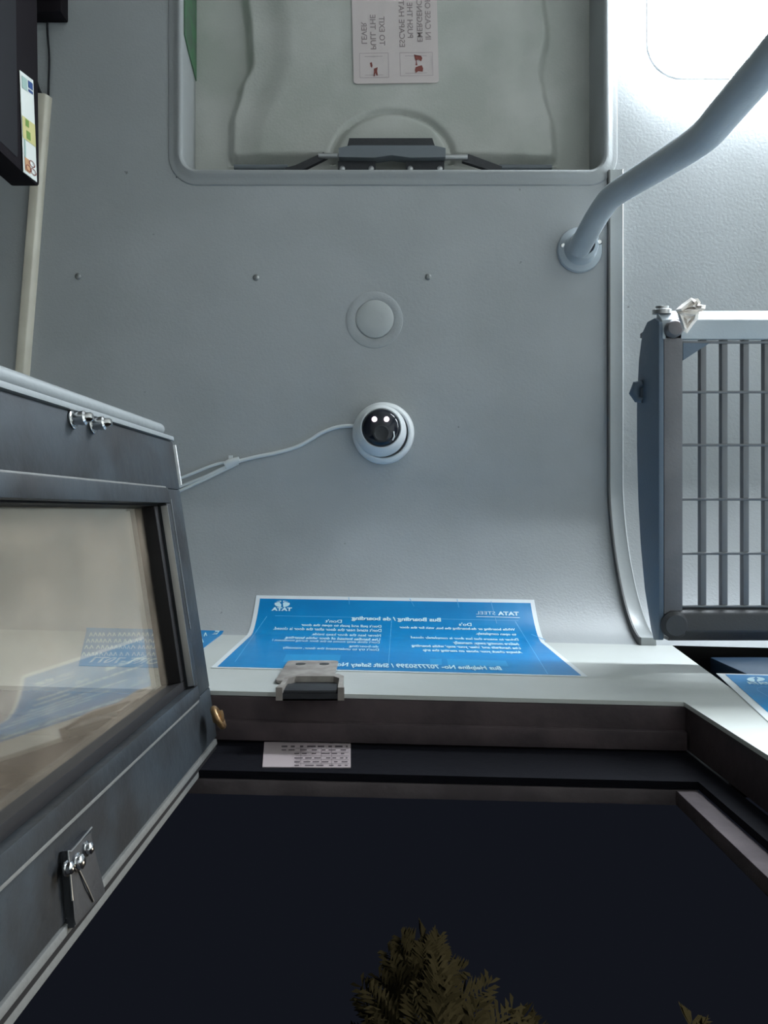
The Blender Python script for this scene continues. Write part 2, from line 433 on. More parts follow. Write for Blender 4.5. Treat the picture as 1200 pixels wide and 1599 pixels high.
# label on the hatch
LD = DP - .0275
bm = B(); prism(bm, rrect(551, 684, -90, 131, 5, 4), lambda a, b, h: at(a + (b - 60) * .025, b + (a - 617) * -.015, LD) + Vector((0, 0, h)), -.0012, .0008)
for v in bm.verts: pass
hl = finish('label', bm, M['label'], hatch); hl['label'] = 'pinkish white emergency exit instruction label'
def hl_pt(px, py): return at(px + (py - 60) * .025, py + (px - 617) * -.015, LD) + Vector((0, 0, -.0017))
bm = B()
for s, xc, ybot, ytop in (('TO EXIT', 597, 72, 27), ('PULL THE', 583, 78, 24), ('LEVER', 569, 69, 35), ('IN CASE OF', 669, 64, 0), ('EMERGENCY', 656, 67, -6), ('PUSH THE', 641, 61, 6), ('ESCAPE HATCH', 628, 75, -16)):
    bm = B(); write(bm, s, lambda a, h, xc=xc, yb=ybot, yt=ytop: hl_pt(xc - 4 + 8.5 * h, yb + (yt - yb) * a), .012); finish('text_line', bm, M['labelink'], hl, smooth=False)
bm = B()
def strip(bm, pts, wdt, fn):
    for (a, b), (c, d) in zip(pts, pts[1:]):
        l = math.hypot(c - a, d - b) or 1; nx_, ny_ = -(d - b) / l * wdt / 2, (c - a) / l * wdt / 2
        q = [bm.verts.new(fn(*p)) for p in ((a + nx_, b + ny_), (c + nx_, d + ny_), (c - nx_, d - ny_), (a - nx_, b - ny_))]
        bm.faces.new(q)
def poly(bm, pts, fn): bm.faces.new([bm.verts.new(fn(*p)) for p in pts])
for x0, x1, y0b, y1b in ((561, 606, 84, 122), (624, 675, 84, 120)):
    bm = B()
    strip(bm, [(x0, y0b), (x1, y0b), (x1, y1b), (x0, y1b), (x0, y0b)], .8, hl_pt)
    strip(bm, [(x0 + 8, y0b + 5), (x1 - 9, y0b + 5)], .8, hl_pt); strip(bm, [(x0 + 8, y1b - 4), (x1 - 9, y1b - 4)], .8, hl_pt)
    finish('ruled_frame', bm, M['plate'], hl, smooth=False)
bm = B()
for polys in ([[(577, 99), (580, 98), (581, 103), (580, 107), (578, 105)], [(583, 108), (589, 106), (588, 112), (589, 119), (587, 119), (585, 115), (584, 120), (582, 120), (583, 113)]],
              [[(646, 87), (651, 88), (657, 89), (659, 93), (657, 98), (653, 95), (649, 96), (647, 92)], [(647, 92), (650, 97), (651, 104), (648, 104), (649, 98)],
               [(648, 107), (653, 105), (658, 104), (660, 109), (659, 114), (652, 113), (648, 116), (647, 111)]]):
    bm = B()
    for pts in polys: poly(bm, pts, lambda a, b: hl_pt(a, b))
    finish('pictogram', bm, M['red'], hl, smooth=False)

# ---------------------------------------------------------------- ceiling fittings
lbls = ['small grey ceiling screw, leftmost of the row of three', 'small grey ceiling screw in the middle of the row of three', 'small ceiling screw, rightmost of three, above and right of the capped hole']
for (x, y), lb in zip(((122, 432), (400, 434), (669, 433)), lbls):
    bm = B(); lathe(bm, at(x, y, 1.2), (0, 0, -1), [(.0052, 0), (.005, .0012), (.0035, .0026), (.0015, .003), (.0015, .002), (0, .002)], 18)
    tag(finish('screw', bm, M['screw'], None), lb, 'screw', 'screws in the ceiling')
cap = thing('hole_cover', 'round grey blanking cap with flat outer ring on the ceiling above the dome camera', 'cap', at(585, 500, 1.2))
bm = B(); lathe(bm, at(585, 500, 1.2), (0, 0, -1), [(.0445, -.0005), (.0442, .0012), (.042, .0018), (.0315, .002), (.0302, .0012), (.0302, -.0005)], 56); finish('outer_ring', bm, M['ceil'], cap)
bm = B(); lathe(bm, at(586, 499, 1.2), (0, 0, -1), [(.0295, -.0005), (.0292, .0028), (.0278, .0036), (.012, .0038), (0, .0038)], 56); finish('centre_disc', bm, M['trim'], cap)

sc = thing('security_camera', 'white dome security camera with dark lens and cable on the grey ceiling', 'camera', at(598, 675, 1.2))
bc = at(598, 676, 1.193)
bm = B(); lathe(bm, (bc.x + .001, bc.y + .001, 2.0), (0, 0, -1), [(.0480, -.0005), (.0482, .008), (.0470, .014), (.0440, .0185), (.0415, .0195), (.0398, .0188), (.0385, .0165), (.038, .010)], 64)
finish('base', bm, M['white'], sc)
ec = Vector((at(595, 672, 1.165).x, at(595, 672, 1.165).y, 1.981)); ax = Vector((.015, -.10, -1)).normalized()
bm = B(); R_ = .0395; pr = []
for k in range(14):
    a = math.radians(-20 + k * 57 / 13); pr.append((R_ * math.cos(a), R_ * math.sin(a)))
pr += [(.0308, .0252), (.0296, .0250), (.0288, .0235)]
lathe(bm, ec, ax, pr, 64); eb = finish('eyeball', bm, M['white'], sc)
bm = B(); lathe(bm, ec, ax, [(.0290, .0235), (.0284, .0262), (.024, .0300), (.015, .0332), (.006, .0344), (0, .0347)], 56)
win = finish('lens_window', bm, M['lens'], eb); win['label'] = 'dark domed lens window'
uu, vv, dd = frame_of(ax)
for (x, y) in ((585, 655), (604, 655)):
    p = at(x, y, 1.147); bm = B(); lathe(bm, p + Vector((0, 0, .001)), ax, [(.0040, 0), (.0038, .0014), (.0025, .0022), (0, .0025)], 20); finish('led', bm, M['led'], eb)
p = at(596, 677, 1.145); bm = B(); lathe(bm, p, ax, [(.0125, 0), (.0125, .0012), (.0105, .0016), (.0085, .0006), (0, .0006)], 32); finish('lens', bm, M['blackm'], eb)
bm = B(); tube(bm, [at(615, 674, 1.147), at(616, 682, 1.147), at(613, 688, 1.147)], .0012, 8); finish('lens_arc', bm, M['white'], eb)  # thin white arc on the lens window
cab = [(556, 665), (530, 667), (505, 675), (485, 687), (462, 699), (430, 708), (400, 714), (372, 721)]
bm = B(); tube(bm, spline([at(x, y, 1.196) for x, y in cab], 6), .0030, 10)
for pts in ([(372, 720), (340, 725), (310, 736), (262, 756), (240, 770)], [(372, 722), (345, 733), (315, 747), (262, 768), (240, 782)], [(372, 724), (345, 737), (318, 750), (262, 776), (240, 790)]):
    tube(bm, spline([at(x, y, 1.196) for x, y in pts], 6), .0024, 10)
cb = finish('cable', bm, M['cable'], sc); cb['label'] = 'thin white cable splitting into three tails'
bm = B(); tube(bm, [at(352, 727, 1.194), at(360, 723, 1.194), at(374, 718, 1.194)], [.006, .0065, .0045], 12)
box(bm, at(358, 712, 1.196), at(363, 719, 1.192)); finish('cable_tie', bm, M['cable'], cb)

# edge strip on the ceiling that follows the cove
bm = B()
def strip_pts(): 
    us = [on_surf(955, 270)[1], -.15, -.05] + acc[0:25:1] + [COVE + .004]
    return us
us = strip_pts(); ringp = None
for u in us:
    sec = [(.3505, 0), (.3505, .0105), (.3660, .0105), (.3690, .0125), (.3705, .0115), (.3710, 0)]
    cur = [bm.verts.new(surf(x, u, h)) for x, h in sec]
    if ringp:
        for k in range(len(sec)): bm.faces.new((ringp[k], ringp[(k + 1) % 6], cur[(k + 1) % 6], cur[k]))
    else: bm.faces.new(cur)
    ringp = cur
bm.faces.new(ringp)
es_ = thing('edge_strip', 'long grey plastic edge strip from the hatch corner curving down to the door wall', 'strip', (.36, -.2, ZC))
finish('cover_strip', bm, M['trim'], es_)
bm = B(); ringp = None  # left side face of the strip, its shade given as a darker colour
for u in us:
    cur = [bm.verts.new(surf(x, u, h)) for x, h in ((.3480, 0), (.3480, .0105), (.3504, .0105), (.3504, 0))]
    if ringp:
        for k in range(4): bm.faces.new((ringp[k], ringp[(k + 1) % 4], cur[(k + 1) % 4], cur[k]))
    else: bm.faces.new(cur)
    ringp = cur
bm.faces.new(ringp); finish('side_shade', bm, M['seal'], es_)['label'] = 'shaded left side of the strip, darkened by its colour'

# cable conduit at the left
bm = B()
a, b = at(72, 153, 1.2), at(33, 640, 1.2)
dv = (b - a).normalized(); sv = Vector((dv.y, -dv.x, 0))
if sv.x < 0: sv = -sv
for q in (0,):
    V = []
    for p in (a, b):
        V.append([bm.verts.new(p + sv * s + Vector((0, 0, -h))) for s, h in ((-.0095, 0), (-.009, .011), (-.008, .0125), (.0035, .0125), (.0055, .011), (.0095, .0))])
    for k in range(5): bm.faces.new((V[0][k], V[0][k + 1], V[1][k + 1], V[1][k]))
    bm.faces.new(V[0]); bm.faces.new(V[1])
tag(finish('cable_conduit', bm, M['cream']), 'straight cream plastic cable conduit on the ceiling at the left, dark cables entering its end', 'conduit')

# ---------------------------------------------------------------- television at the left
tv = thing('television', 'black television hung from the ceiling at the left edge, coloured energy label on its front', 'television', (-.52, -.8, 1.8))
def tvfr(a, b, h): return (-.4725 + (a + .445) * .012 + h, a, b)     # a: along the front, b: height, h: out of the front
bm = B(); prism(bm, rrect(-1.16, -.444, 1.42, 1.853, .008, 3), tvfr, -.035, 0, bev=.0015); body = finish('housing', bm, M['tv'], tv)
bm = B(); prism(bm, rrect(-1.145, -.456, 1.445, 1.79, .004, 3), tvfr, -.001, .0006); finish('screen', bm, M['black'], tv)
bm = B(); box(bm, (-.56, -.90, 1.60), (-.505, -.82, ZC), .003); box(bm, (-.545, -.90, ZC - .03), (-.492, -.762, ZC - .001), .004); finish('mount', bm, M['tv'], tv)
def tl(px, py):
    # meet the front plane of the television
    y = -.5
    for _ in range(6):
        x = -.4725 + (y + .445) * .012 + .0012; d = x * F / (px - 600); y = (py - 800) / F * d
    return Vector((x, y, CZ + d))
def quad_solid(bm, pts, nrm, th):
    lo = [bm.verts.new(p) for p in pts]; hi = [bm.verts.new(p + nrm * th) for p in pts]
    bm.faces.new(lo[::-1]); bm.faces.new(hi)
    for k in range(len(pts)): bm.faces.new((lo[k], lo[(k + 1) % len(pts)], hi[(k + 1) % len(pts)], hi[k]))
bm = B(); quad_solid(bm, [tl(30, 110), tl(51, 126), tl(57, 285), tl(36, 269)], Vector((1, 0, 0)), .0008); lab = finish('energy_label', bm, M['labw'], tv, smooth=False)
lab['label'] = 'bright label with green, blue and orange patches'
def tlf(u, v, o=.0014):
    A_, B_, D_, E_ = Vector((30, 110)), Vector((51, 126)), Vector((57, 285)), Vector((36, 269))
    p = (A_ * (1 - u) + B_ * u) * (1 - v) + (E_ * (1 - u) + D_ * u) * v
    return tl(p.x, p.y) + Vector((o, 0, 0))
for m_, r in (('teal', (.1, .04, .5, .16)), ('bluelab', (.58, .04, .92, .11)), ('bluelab', (.58, .125, .92, .15)), ('yellow', (.02, .44, .98, .66)), ('greenl', (.24, .45, .5, .52)), ('greenl', (.28, .56, .58, .64)), ('orange', (.1, .84, .5, .97)), ('teal', (.1, .66, .2, .84))):
    bm = B(); poly(bm, [(r[0], r[1]), (r[2], r[1]), (r[2], r[3]), (r[0], r[3])], lambda a, b, k=m_: tlf(a, b, .0014 if k != 'greenl' else .0017)); finish('label_patch', bm, M[m_], lab, smooth=False)
bm = B()
for cu, cv in ((.62, .86), (.35, .93), (.7, .93)):
    ring = [(cu + .2 * math.cos(2 * PI * k / 16), cv + .028 * math.sin(2 * PI * k / 16)) for k in range(17)]
    strip(bm, [(a_ * 22, b_ * 160) for a_, b_ in ring], 1.2, lambda x, y: tlf(x / 22, y / 160, .0019))
finish('label_rings', bm, M['red'], lab, smooth=False)
for pts, r, lb in (([(76, 20), (74, 45), (77, 90), (76, 135), (75, 165)], .0016, 'thin black cable running straight from the television mount into the cream conduit'),
                   ([(46, 95), (54, 122), (60, 140), (68, 158), (70, 168)], .003, 'thicker black cable sloping from the television corner into the cream conduit')):
    bm = B(); tube(bm, spline([at(x, y, 1.196 if r < .002 else 1.193) for x, y in pts], 6), r, 10)
    tag(finish('cable', bm, M['black']), lb, 'cable')

# ---------------------------------------------------------------- ceiling lamps
def lamp(x0, x1, lb):
    t = thing('ceiling_lamp', lb, 'lamp', ((x0 + x1) / 2, -.79, ZC), 'long ceiling lamps')
    def loft(bm, prof_, cap):
        rings = [[bm.verts.new((x, y, ZC - h)) for x, y in rrect(x0 + o_, x1 - o_, -.90 + o_, -.68 - o_, max(.004, .05 - o_))] for o_, h in prof_]
        for A, Q in zip(rings, rings[1:]):
            for k in range(len(A)): bm.faces.new((A[k], A[(k + 1) % len(A)], Q[(k + 1) % len(A)], Q[k]))
        if cap: bm.faces.new(rings[-1])
    bm = B(); loft(bm, [(-.005, -.0004), (-.004, .0035), (.0015, .0035)], False); finish('lamp_frame', bm, M['white'], t)
    bm = B(); loft(bm, [(0, .002), (0, .018), (.008, .028), (.022, .033), (.045, .034)], True); finish('diffuser', bm, M['lamp'], t)
lamp(.415, 1.20, 'glowing long ceiling lamp at the top right corner behind the grab rail')
lamp(1.60, 2.40, 'glowing long ceiling lamp further along the cabin')

# ---------------------------------------------------------------- grab rail
gr = thing('grab_rail', 'slate grey bent grab rail fixed to the ceiling by a round flange', 'rail', at(905, 392, 1.2))
path = [at(905, 389, 1.197), at(906, 386, 1.165), at(930, 343, 1.115), at(944, 322, 1.085), at(958, 306, 1.05), at(990, 285, .985), at(1040, 254, .89), at(1085, 225, .81), at(1108, 206, .77), at(1130, 180, .735), at(1170, 133, .68), at(1215, 82, .63), at(1300, -20, .56), at(1500, -250, .46)]
path.append(Vector((path[-1].x + .03, path[-1].y - .02, 0.01)))
bm = B(); tube(bm, path[:2] + spline(path[2:13], 5) + path[13:], .0165, 24); finish('rail', bm, M['rail'], gr)
fc = at(905, 392, 1.2)
bm = B(); lathe(bm, fc, (0, 0, -1), [(.035, -.0003), (.0355, .004), (.034, .007), (.026, .010), (.0235, .016), (.0225, .028), (.021, .031), (.0165, .031)], 44); finish('flange', bm, M['rail'], gr)
for (x, y) in ((879, 386), (935, 380)):
    bm = B(); lathe(bm, at(x, y, 1.196), (0, 0, -1), [(.0052, 0), (.0052, .004), (.0035, .006), (0, .0062)], 6); finish('flange_bolt', bm, M['chrome'], gr)
    bm.free() if False else None

# ---------------------------------------------------------------- overhead rack
DR = .89; ZR = CZ + DR
rk = thing('overhead_rack', 'dark grey overhead luggage rack with a see-through grille of bars at the right edge', 'rack', (.35, 0, ZR))
def ry(py, d=DR): return (py - 800) / F * d
XE = .96
bm = B()
top = [(497, .905), (503, .930), (520, .948), (560, .960), (620, .967), (700, .967), (780, .962), (850, .953), (920, .938), (980, .918), (1000, .908)]
pl = [(ry(p, d), CZ + d) for p, d in top] + [(ry(1000), ZR), (ry(503), ZR)]
prism(bm, pl[::-1], lambda a, b, h: (.3185 + h, a, b), 0, .006, bev=.0015); finish('end_panel', bm, M['rackblue'], rk)
bm = B(); box(bm, (.3245, ry(503), ZR), (.3465, ry(960), ZR + .012), .002); finish('side_rail', bm, M['rack'], rk)
bm = B()
sec = [(ry(492), ZR + .018), (ry(499), ZR), (ry(529), ZR), (ry(529), ZR + .022), (ry(500), ZR + .03)]
prism(bm, [(-.2375, ZR + .0175), (-.2225, ZR), (-.2005, ZR), (-.2005, ZR + .008), (-.232, ZR + .0185)], lambda a, b, h: (h, a, b), .322, XE, bev=.001); finish('front_rail', bm, M['rail'], rk)
for za, zb_ in ((.0200, .0255), (.0290, .0350)):  # unseen bars added behind the front rail to shade the wall
    bm = B(); box(bm, (.3245, -.226, ZR + za), (XE, -.220, ZR + zb_), .001); finish('shade_bar', bm, M['slat'], rk)
bm = B(); box(bm, (.3245, -.226, ZR + .039), (XE, -.220, ZR + .084), .001); finish('shade_board', bm, M['rack'], rk)  # unseen board added above the bars to cast the wall shadow
bm = B(); prism(bm, [(ry(950), ZR + .004), (ry(958), ZR - .004), (ry(985), ZR - .008), (ry(1002), ZR + .004), (ry(1002), ZR + .035), (ry(950), ZR + .03)], lambda a, b, h: (h, a, b), .330, XE, bev=.002)
lathe(bm, (.336, ry(976), ZR - .004), (0, 0, 1), [(0, -.004), (.012, -.004), (.016, 0), (.016, .03)], 24); finish('rear_rail', bm, M['rackdark'], rk)
x = .3460
k = 0
while x < XE - .02:
    bm = B(); hw = .0034 if k else .0014
    box(bm, (x - hw, ry(527), ZR + .004), (x + hw, ry(955), ZR + .013), .0008); finish('slat', bm, M['slat'], rk)
    x += .0248 if k else .0260; k += 1
for yy in (534, 612, 695, 780, 865, 948):
    bm = B(); tube(bm, [(.344, ry(yy), ZR + .0035), (.6, ry(yy), ZR + .0035), (XE, ry(yy), ZR + .0035)], .0016, 10); finish('cross_wire', bm, M['slat'], rk)
bm = B(); lathe(bm, at(1053, 514, .885), (0, 0, -1), [(.010, -.004), (.010, .002), (.008, .005), (0, .006)], 22); finish('corner_knob', bm, M['rack'], rk)
bm = B(); lathe(bm, Vector((at(1036, 482, .905).x, -.238, ZR + .018)), (0, -1, -.15), [(.011, -.004), (.011, .001), (.0075, .0022), (.0075, .005), (0, .006)], 22); finish('end_bolt', bm, M['chromeflat'], rk)
bm = B(); prism(bm, [(.3475, -.196), (.378, -.196), (.3475, -.176)], lambda a, b, h: (a, b, ZR + h), .002, .004); finish('corner_shadow', bm, M['rackblue'], rk)  # dark triangle in place of the shadow in the first grille cell
bm = B(); tube(bm, [(.3185, ry(598, .94), ZR + .055), (.312, ry(600, .94), ZR + .058), (.310, ry(612, .94), ZR + .060), (.314, ry(622, .94), ZR + .06), (.3185, ry(625, .94), ZR + .055)], [.004, .006, .007, .005, .003], 12); finish('hook', bm, M['rackblue'], rk)
# tissue scrap knotted over the rail
bm = B()
fanc = at(1060, 500, .876)
def crumple(bm, outline, d, amp, seed):
    rnd = random.Random(seed); n = len(outline)
    cx = sum(p[0] for p in outline) / n; cy = sum(p[1] for p in outline) / n
    rings = []
    for f, dz in ((1.0, 0), (.7, -1), (.38, .5)):
        rings.append([bm.verts.new(at(cx + (x - cx) * f, cy + (y - cy) * f, d + dz * .004 + rnd.uniform(-amp, amp))) for x, y in outline])
    c = bm.verts.new(at(cx, cy, d - .006))
    for A, Q in zip(rings, rings[1:]):
        for k in range(n): bm.faces.new((A[k], A[(k + 1) % n], Q[(k + 1) % n], Q[k]))
    for k in range(n): bm.faces.new((rings[-1][k], rings[-1][(k + 1) % n], c))
crumple(bm, [(1056, 484), (1066, 476), (1080, 466), (1084, 468), (1090, 467), (1094, 473), (1093, 477), (1102, 478), (1101, 483), (1096, 487), (1084, 487), (1070, 487), (1058, 489)], .872, .003, 1)
crumple(bm, [(1058, 488), (1066, 485), (1080, 487), (1092, 488), (1090, 498), (1082, 508), (1073, 521), (1068, 518), (1065, 508), (1062, 499)], .870, .003, 2)
ob = finish('tissue', bm, M['scrap'], None, smooth=False); tag(ob, 'crumpled white tissue scrap tied over the front rail of the rack', 'tissue')
sm = ob.modifiers.new('thick', 'SOLIDIFY'); sm.thickness = .0008

# box seen in the recess
bm = B(); p1 = .47
box(bm, (.445, .198, 1.70), (.525, .24, 1.85), .003)
t = tag(finish('control_box', bm, M['navy']), 'dark navy box in the black wall recess beneath the rack', 'box')
# ---------------------------------------------------------------- stickers on the door wall
def sheet(bm, x0, x1, u0, u1, off, nx=4, nu=24, lean=0, wave=None, taper=0):
    g = []
    for j in range(nu + 1):
        u = u0 + (u1 - u0) * j / nu; r = []
        for i in range(nx + 1):
            xl = x0 + taper * (u - u0); X = xl + (x1 - xl) * i / nx + lean * (u - u0)
            r.append(surf(X, u, off + (wave(X, u) if wave else 0)))
        g.append([bm.verts.new(p) for p in r])
    for j in range(nu):
        for i in range(nx): bm.faces.new((g[j][i], g[j][i + 1], g[j + 1][i + 1], g[j + 1][i]))
    return g
def solid_sheet(bm, x0, x1, u0, u1, off, th, **k):
    a = sheet(bm, x0, x1, u0, u1, off, **k); b = sheet(bm, x0, x1, u0, u1, off + th, **k)
    def edge(A, Q):
        for i in range(len(A) - 1): bm.faces.new((A[i], A[i + 1], Q[i + 1], Q[i]))
    edge(a[0], b[0]); edge(a[-1], b[-1]); edge([r[0] for r in a], [r[0] for r in b]); edge([r[-1] for r in a], [r[-1] for r in b])
def sfn(off): return lambda px, py: surf(*on_surf(px, py), off)
def line(bm, s, xs_, xe, yc, hpx, bold=.01, off=.0016, tilt=0.0):
    """reading starts at pixel xs_ and ends at xe (xs_ > xe: the print is seen mirrored); yc = middle of the line"""
    Xa, ua = on_surf(xs_, yc + hpx / 2); Xb, _ = on_surf(xe, yc + hpx / 2); _, ut = on_surf(xs_, yc - hpx / 2)
    um = ua
    write(bm, s, lambda a, h: surf(Xa + (Xb - Xa) * a, um + (ut - um) * h, off), bold)
X0s = -.187; X1s = .220
_, ut = on_surf(620, 934); _, ub = on_surf(620, 1051)
st = thing('sticker', 'large blue bus boarding notice with white border, centred over the doorway', 'sticker', surf(0, (ut + ub) / 2, 0), 'blue notices on the door wall')
bm = B(); solid_sheet(bm, X0s, X1s, ut, ub, .0004, .0004); finish('sheet', bm, M['paper'], st)
bw = .0062
bm = B(); solid_sheet(bm, X0s + bw, X1s - bw, ut + bw, ub - bw * .75, .0009, .0002); finish('printed_field', bm, M['blue'], st)
for a_, b_ in (((417, 964), (367, 1036)), ((612, 968), (607, 1040)), ((805, 972), (856, 1055))):
    bm = B(); strip(bm, [(a_[0] + (b_[0] - a_[0]) * k / 10, a_[1] + (b_[1] - a_[1]) * k / 10) for k in range(11)], 1.0, sfn(.0013)); finish('ruled_line', bm, M['blueline'], st, smooth=False)
bm = B(); strip(bm, [(430 + 38 * k, 963 + .75 * k) for k in range(11)], .6, sfn(.0013)); finish('ruled_line', bm, M['blueline'], st, smooth=False)
for pts in ([(545, 934), (546, 945)], [(767, 940), (770, 952), (776, 975)], [(640, 936), (647, 948)], [(714, 937), (717, 950)], [(830, 992), (852, 1001)]):
    bm = B(); strip(bm, pts, .8, sfn(.0013)); finish('crease', bm, M['blueline'], st, smooth=False)
for q in ([(447, 1024), (533, 1025), (529, 1038), (442, 1036)], [(672, 1031), (690, 1031), (690, 1041), (672, 1041)], [(698, 1031), (790, 1034), (795, 1043), (700, 1042)]):
    bm = B(); poly(bm, q, sfn(.0013)); finish('faint_panel', bm, M['bluel'], st, smooth=False)
bm = B()
T = [('Bus Boarding / de boarding', 689, 549, 969.5, 5.5, .04), ("Do's", 737, 717, 977, 4.8, .02), ("Don't", 534, 508, 972, 4.8, .02),
     ('While boarding or de-boarding the bus, wait for the door', 805, 624, 985, 3.6, .03), ('to open completely.', 807, 744, 992.5, 3.8, .03),
     ('Driver to ensure that bus door is completely closed', 811, 643, 1001, 4.0, .03), ('before moving away, manually', 812, 710, 1008, 4.0, .03),
     ("Use handrails and 'clear your step' while boarding", 815, 644, 1014.5, 3.6, .03), ('Always check your shoes on starting the trip', 817, 662, 1021, 3.6, .03),
     ("Don't pull and push to open the door", 596, 470, 980, 3.6, .03), ("Don't stand near the door after the door is closed.", 596, 426, 986.5, 4.6, .02),
     ('Never lean the door keep inside.', 595, 485, 994.5, 4.2, .018), ('Use handles instead of door while boarding', 594, 442, 1001, 3.8, .03),
     ("Don't climb away moves to the door during movement /", 593, 420, 1005.5, 3.4, .012), ('de-boarding', 591, 545, 1012, 3.4, .012), ("Don't try to understand the door, manually", 592, 438, 1017, 3.6, .012),
     ('Bus Helpline No- 7077750399 / Shift Safety No- 7077700000', 785, 445, 1046, 5.8, .03)]
bm.free()
T += [('TATA', 811, 778, 960, 5.6, .04), ('STEEL', 774, 744, 959, 5.0, .0), ('TATA', 456, 424, 953, 5.0, .05)]
for s, xa, xb, yc, h, bo in T:
    bm = B(); line(bm, s, xa, xb, yc, h, bo); finish('text_line', bm, M['ink'], st, smooth=False)
bm = B(); strip(bm, [(744, 964.5), (780, 965.2), (812, 966.3)], .9, sfn(.0016)); finish('underline', bm, M['ink'], st, smooth=False)
def logo(bm, cx, cy, rx, ry_, fn):
    # oval emblem split by two arching stems
    N_ = 14
    for sgn in (-1, 1):
        pts = [(cx + sgn * rx * math.sin(PI * k / N_) * 1.0 if k else cx + sgn * rx * .12, cy - ry_ * math.cos(PI * k / N_)) for k in range(N_ + 1)]
        inner = [(cx + sgn * rx * .14, cy + ry_ * .95), (cx + sgn * rx * .10, cy + ry_ * .2), (cx + sgn * rx * .30, cy - ry_ * .35), (cx + sgn * rx * .12, cy - ry_ * .55)]
        pts[-1] = (cx + sgn * rx * .16, cy + ry_ * .98)
        poly(bm, pts + inner[1:], fn)
bm = B(); logo(bm, 441, 944.5, 12, 5.2, sfn(.0016)); 
bmesh.ops.triangulate(bm, faces=bm.faces); finish('emblem', bm, M['ink'], st, smooth=False)
bm = B(); strip(bm, [(430, 942.5), (436, 941), (441, 942.8), (446, 941), (452, 942.5)], .9, sfn(.0019)); finish('emblem_arc', bm, M['blue'], st, smooth=False)

# sticker behind the door glass
_, u0 = on_surf(250, 984); _, u1 = on_surf(250, 1044)
s3 = thing('sticker', 'blue notice seen through the dusty door glass, left of the large central notice', 'sticker', surf(-.32, u0, 0), 'blue notices on the door wall')
bm = B(); solid_sheet(bm, -.412, -.222, u0, u1, .0004, .0005, taper=.085 / (u1 - u0)); finish('printed_field', bm, M['blue'], s3)
bm = B()
for s, xa, xb, y, h, st_ in (('E', 339, 331, 990, 6, 0), ('REPORT-7077', 285, 124, 1036, 9, 0)):
    line(bm, s, xa, xb, y, h, .02); finish('text_line', bm, M['ink'], s3, smooth=False); bm = B()
# the other rows are too blurred to read: short strokes
rnd = random.Random(4)
for y, xa, xb in ((993, 140, 322), (1003, 135, 318), (1013, 132, 312), (1024, 128, 306)):
    x = xa
    while x < xb:
        l = rnd.uniform(4, 7); strip(bm, [(x, y + 3), (x + l * .5, y - 3), (x + l * .9, y + 2.5)], 1.6, sfn(.0016)); x += l + rnd.choice((1.5, 1.5, 4))
finish('blurred_text', bm, M['ink'], s3, smooth=False)['kind'] = 'stuff'

# right sticker
def on2(px, py): return surf(*on_surf(px, py), .0012)
p0 = on_surf(1119, 1053); p1_ = on_surf(1205, 1133)
lean = (p1_[0] - p0[0]) / (p1_[1] - p0[1])
s2 = thing('sticker', 'blue notice with white border at the right edge, beside the dark wall recess', 'sticker', surf(p0[0] + .1, p0[1], 0), 'blue notices on the door wall')
bm = B(); solid_sheet(bm, p0[0], p0[0] + .40, p0[1], p0[1] + .28, .0004, .0004, lean=lean); finish('sheet', bm, M['paper'], s2)
bm = B(); solid_sheet(bm, p0[0] + .0075, p0[0] + .393, p0[1] + .006, p0[1] + .274, .0009, .0002, lean=lean); finish('printed_field', bm, M['blue'], s2)
bm = B(); logo(bm, 1181, 1063.5, 14, 3.6, sfn(.0016)); bmesh.ops.triangulate(bm, faces=bm.faces); finish('emblem', bm, M['ink'], s2, smooth=False)
bm = B(); line(bm, 'TATA', 1207, 1172, 1070, 3.6, .05)
finish('lettering', bm, M['ink'], s2, smooth=False)
bm = B(); strip(bm, [(1184, 1081), (1183, 1077), (1190, 1075), (1215, 1076)], .6, sfn(.0014)); strip(bm, [(1184, 1081), (1215, 1098)], .8, sfn(.0014)); finish('ruled_lines', bm, M['blueline'], s2, smooth=False)

# ---------------------------------------------------------------- latch keeper over the door, compliance label
kp = thing('door_keeper', 'dusty cream metal keeper bracket with two holes below the central blue notice', 'bracket', surf(-.075, COVE + .29, 0))
def kf(px, py): return on_surf(px, py)
xa = -.1040; xb = -.0430
yk = YW + SH * -.075
bm = B()
prism(bm, rrect(xa - .004, xb - .008, 1.560, 1.664, .006, 4), lambda a, b, h: (a, yk - h, b), .0012, .0045, bev=.0008)
finish('back_plate', bm, M['bracket'], kp)
bm = B()
hx0, hx1, ht, hb = -.0975, -.0385, 1.566, 1.506
arch = [(hx0 - .002, hb), (hx0, hb + .012), (hx0 + .001, ht - .010), (hx0 + .007, ht), (hx1 - .007, ht), (hx1 - .001, ht - .010), (hx1, hb + .012), (hx1 + .002, hb)]
inn = [(hx1 - .004, hb), (hx1 - .005, ht - .020), (hx1 - .011, ht - .011), (hx0 + .011, ht - .011), (hx0 + .005, ht - .020), (hx0 + .004, hb)]
prism(bm, arch + inn, lambda a, b, h: (a, yk - h, b), -.002, .010)
finish('hood', bm, M['bracket'], kp)
bm = B(); box(bm, (hx0 + .004, yk + .001, hb + .002), (hx1 - .004, yk - .004, ht - .009)); box(bm, (hx0 + .005, yk - .004, hb + .002), (hx1 - .005, yk - .007, hb + .03), .001); finish('inner_block', bm, M['blackm'], kp)
for xx in (-.0915, -.0655):
    bm = B(); lathe(bm, (xx, yk - .0043, 1.643), (0, -1, 0), [(.0055, 0), (.0055, .0006), (0, .0006)], 18); finish('screw_hole', bm, M['darkhead'], kp)
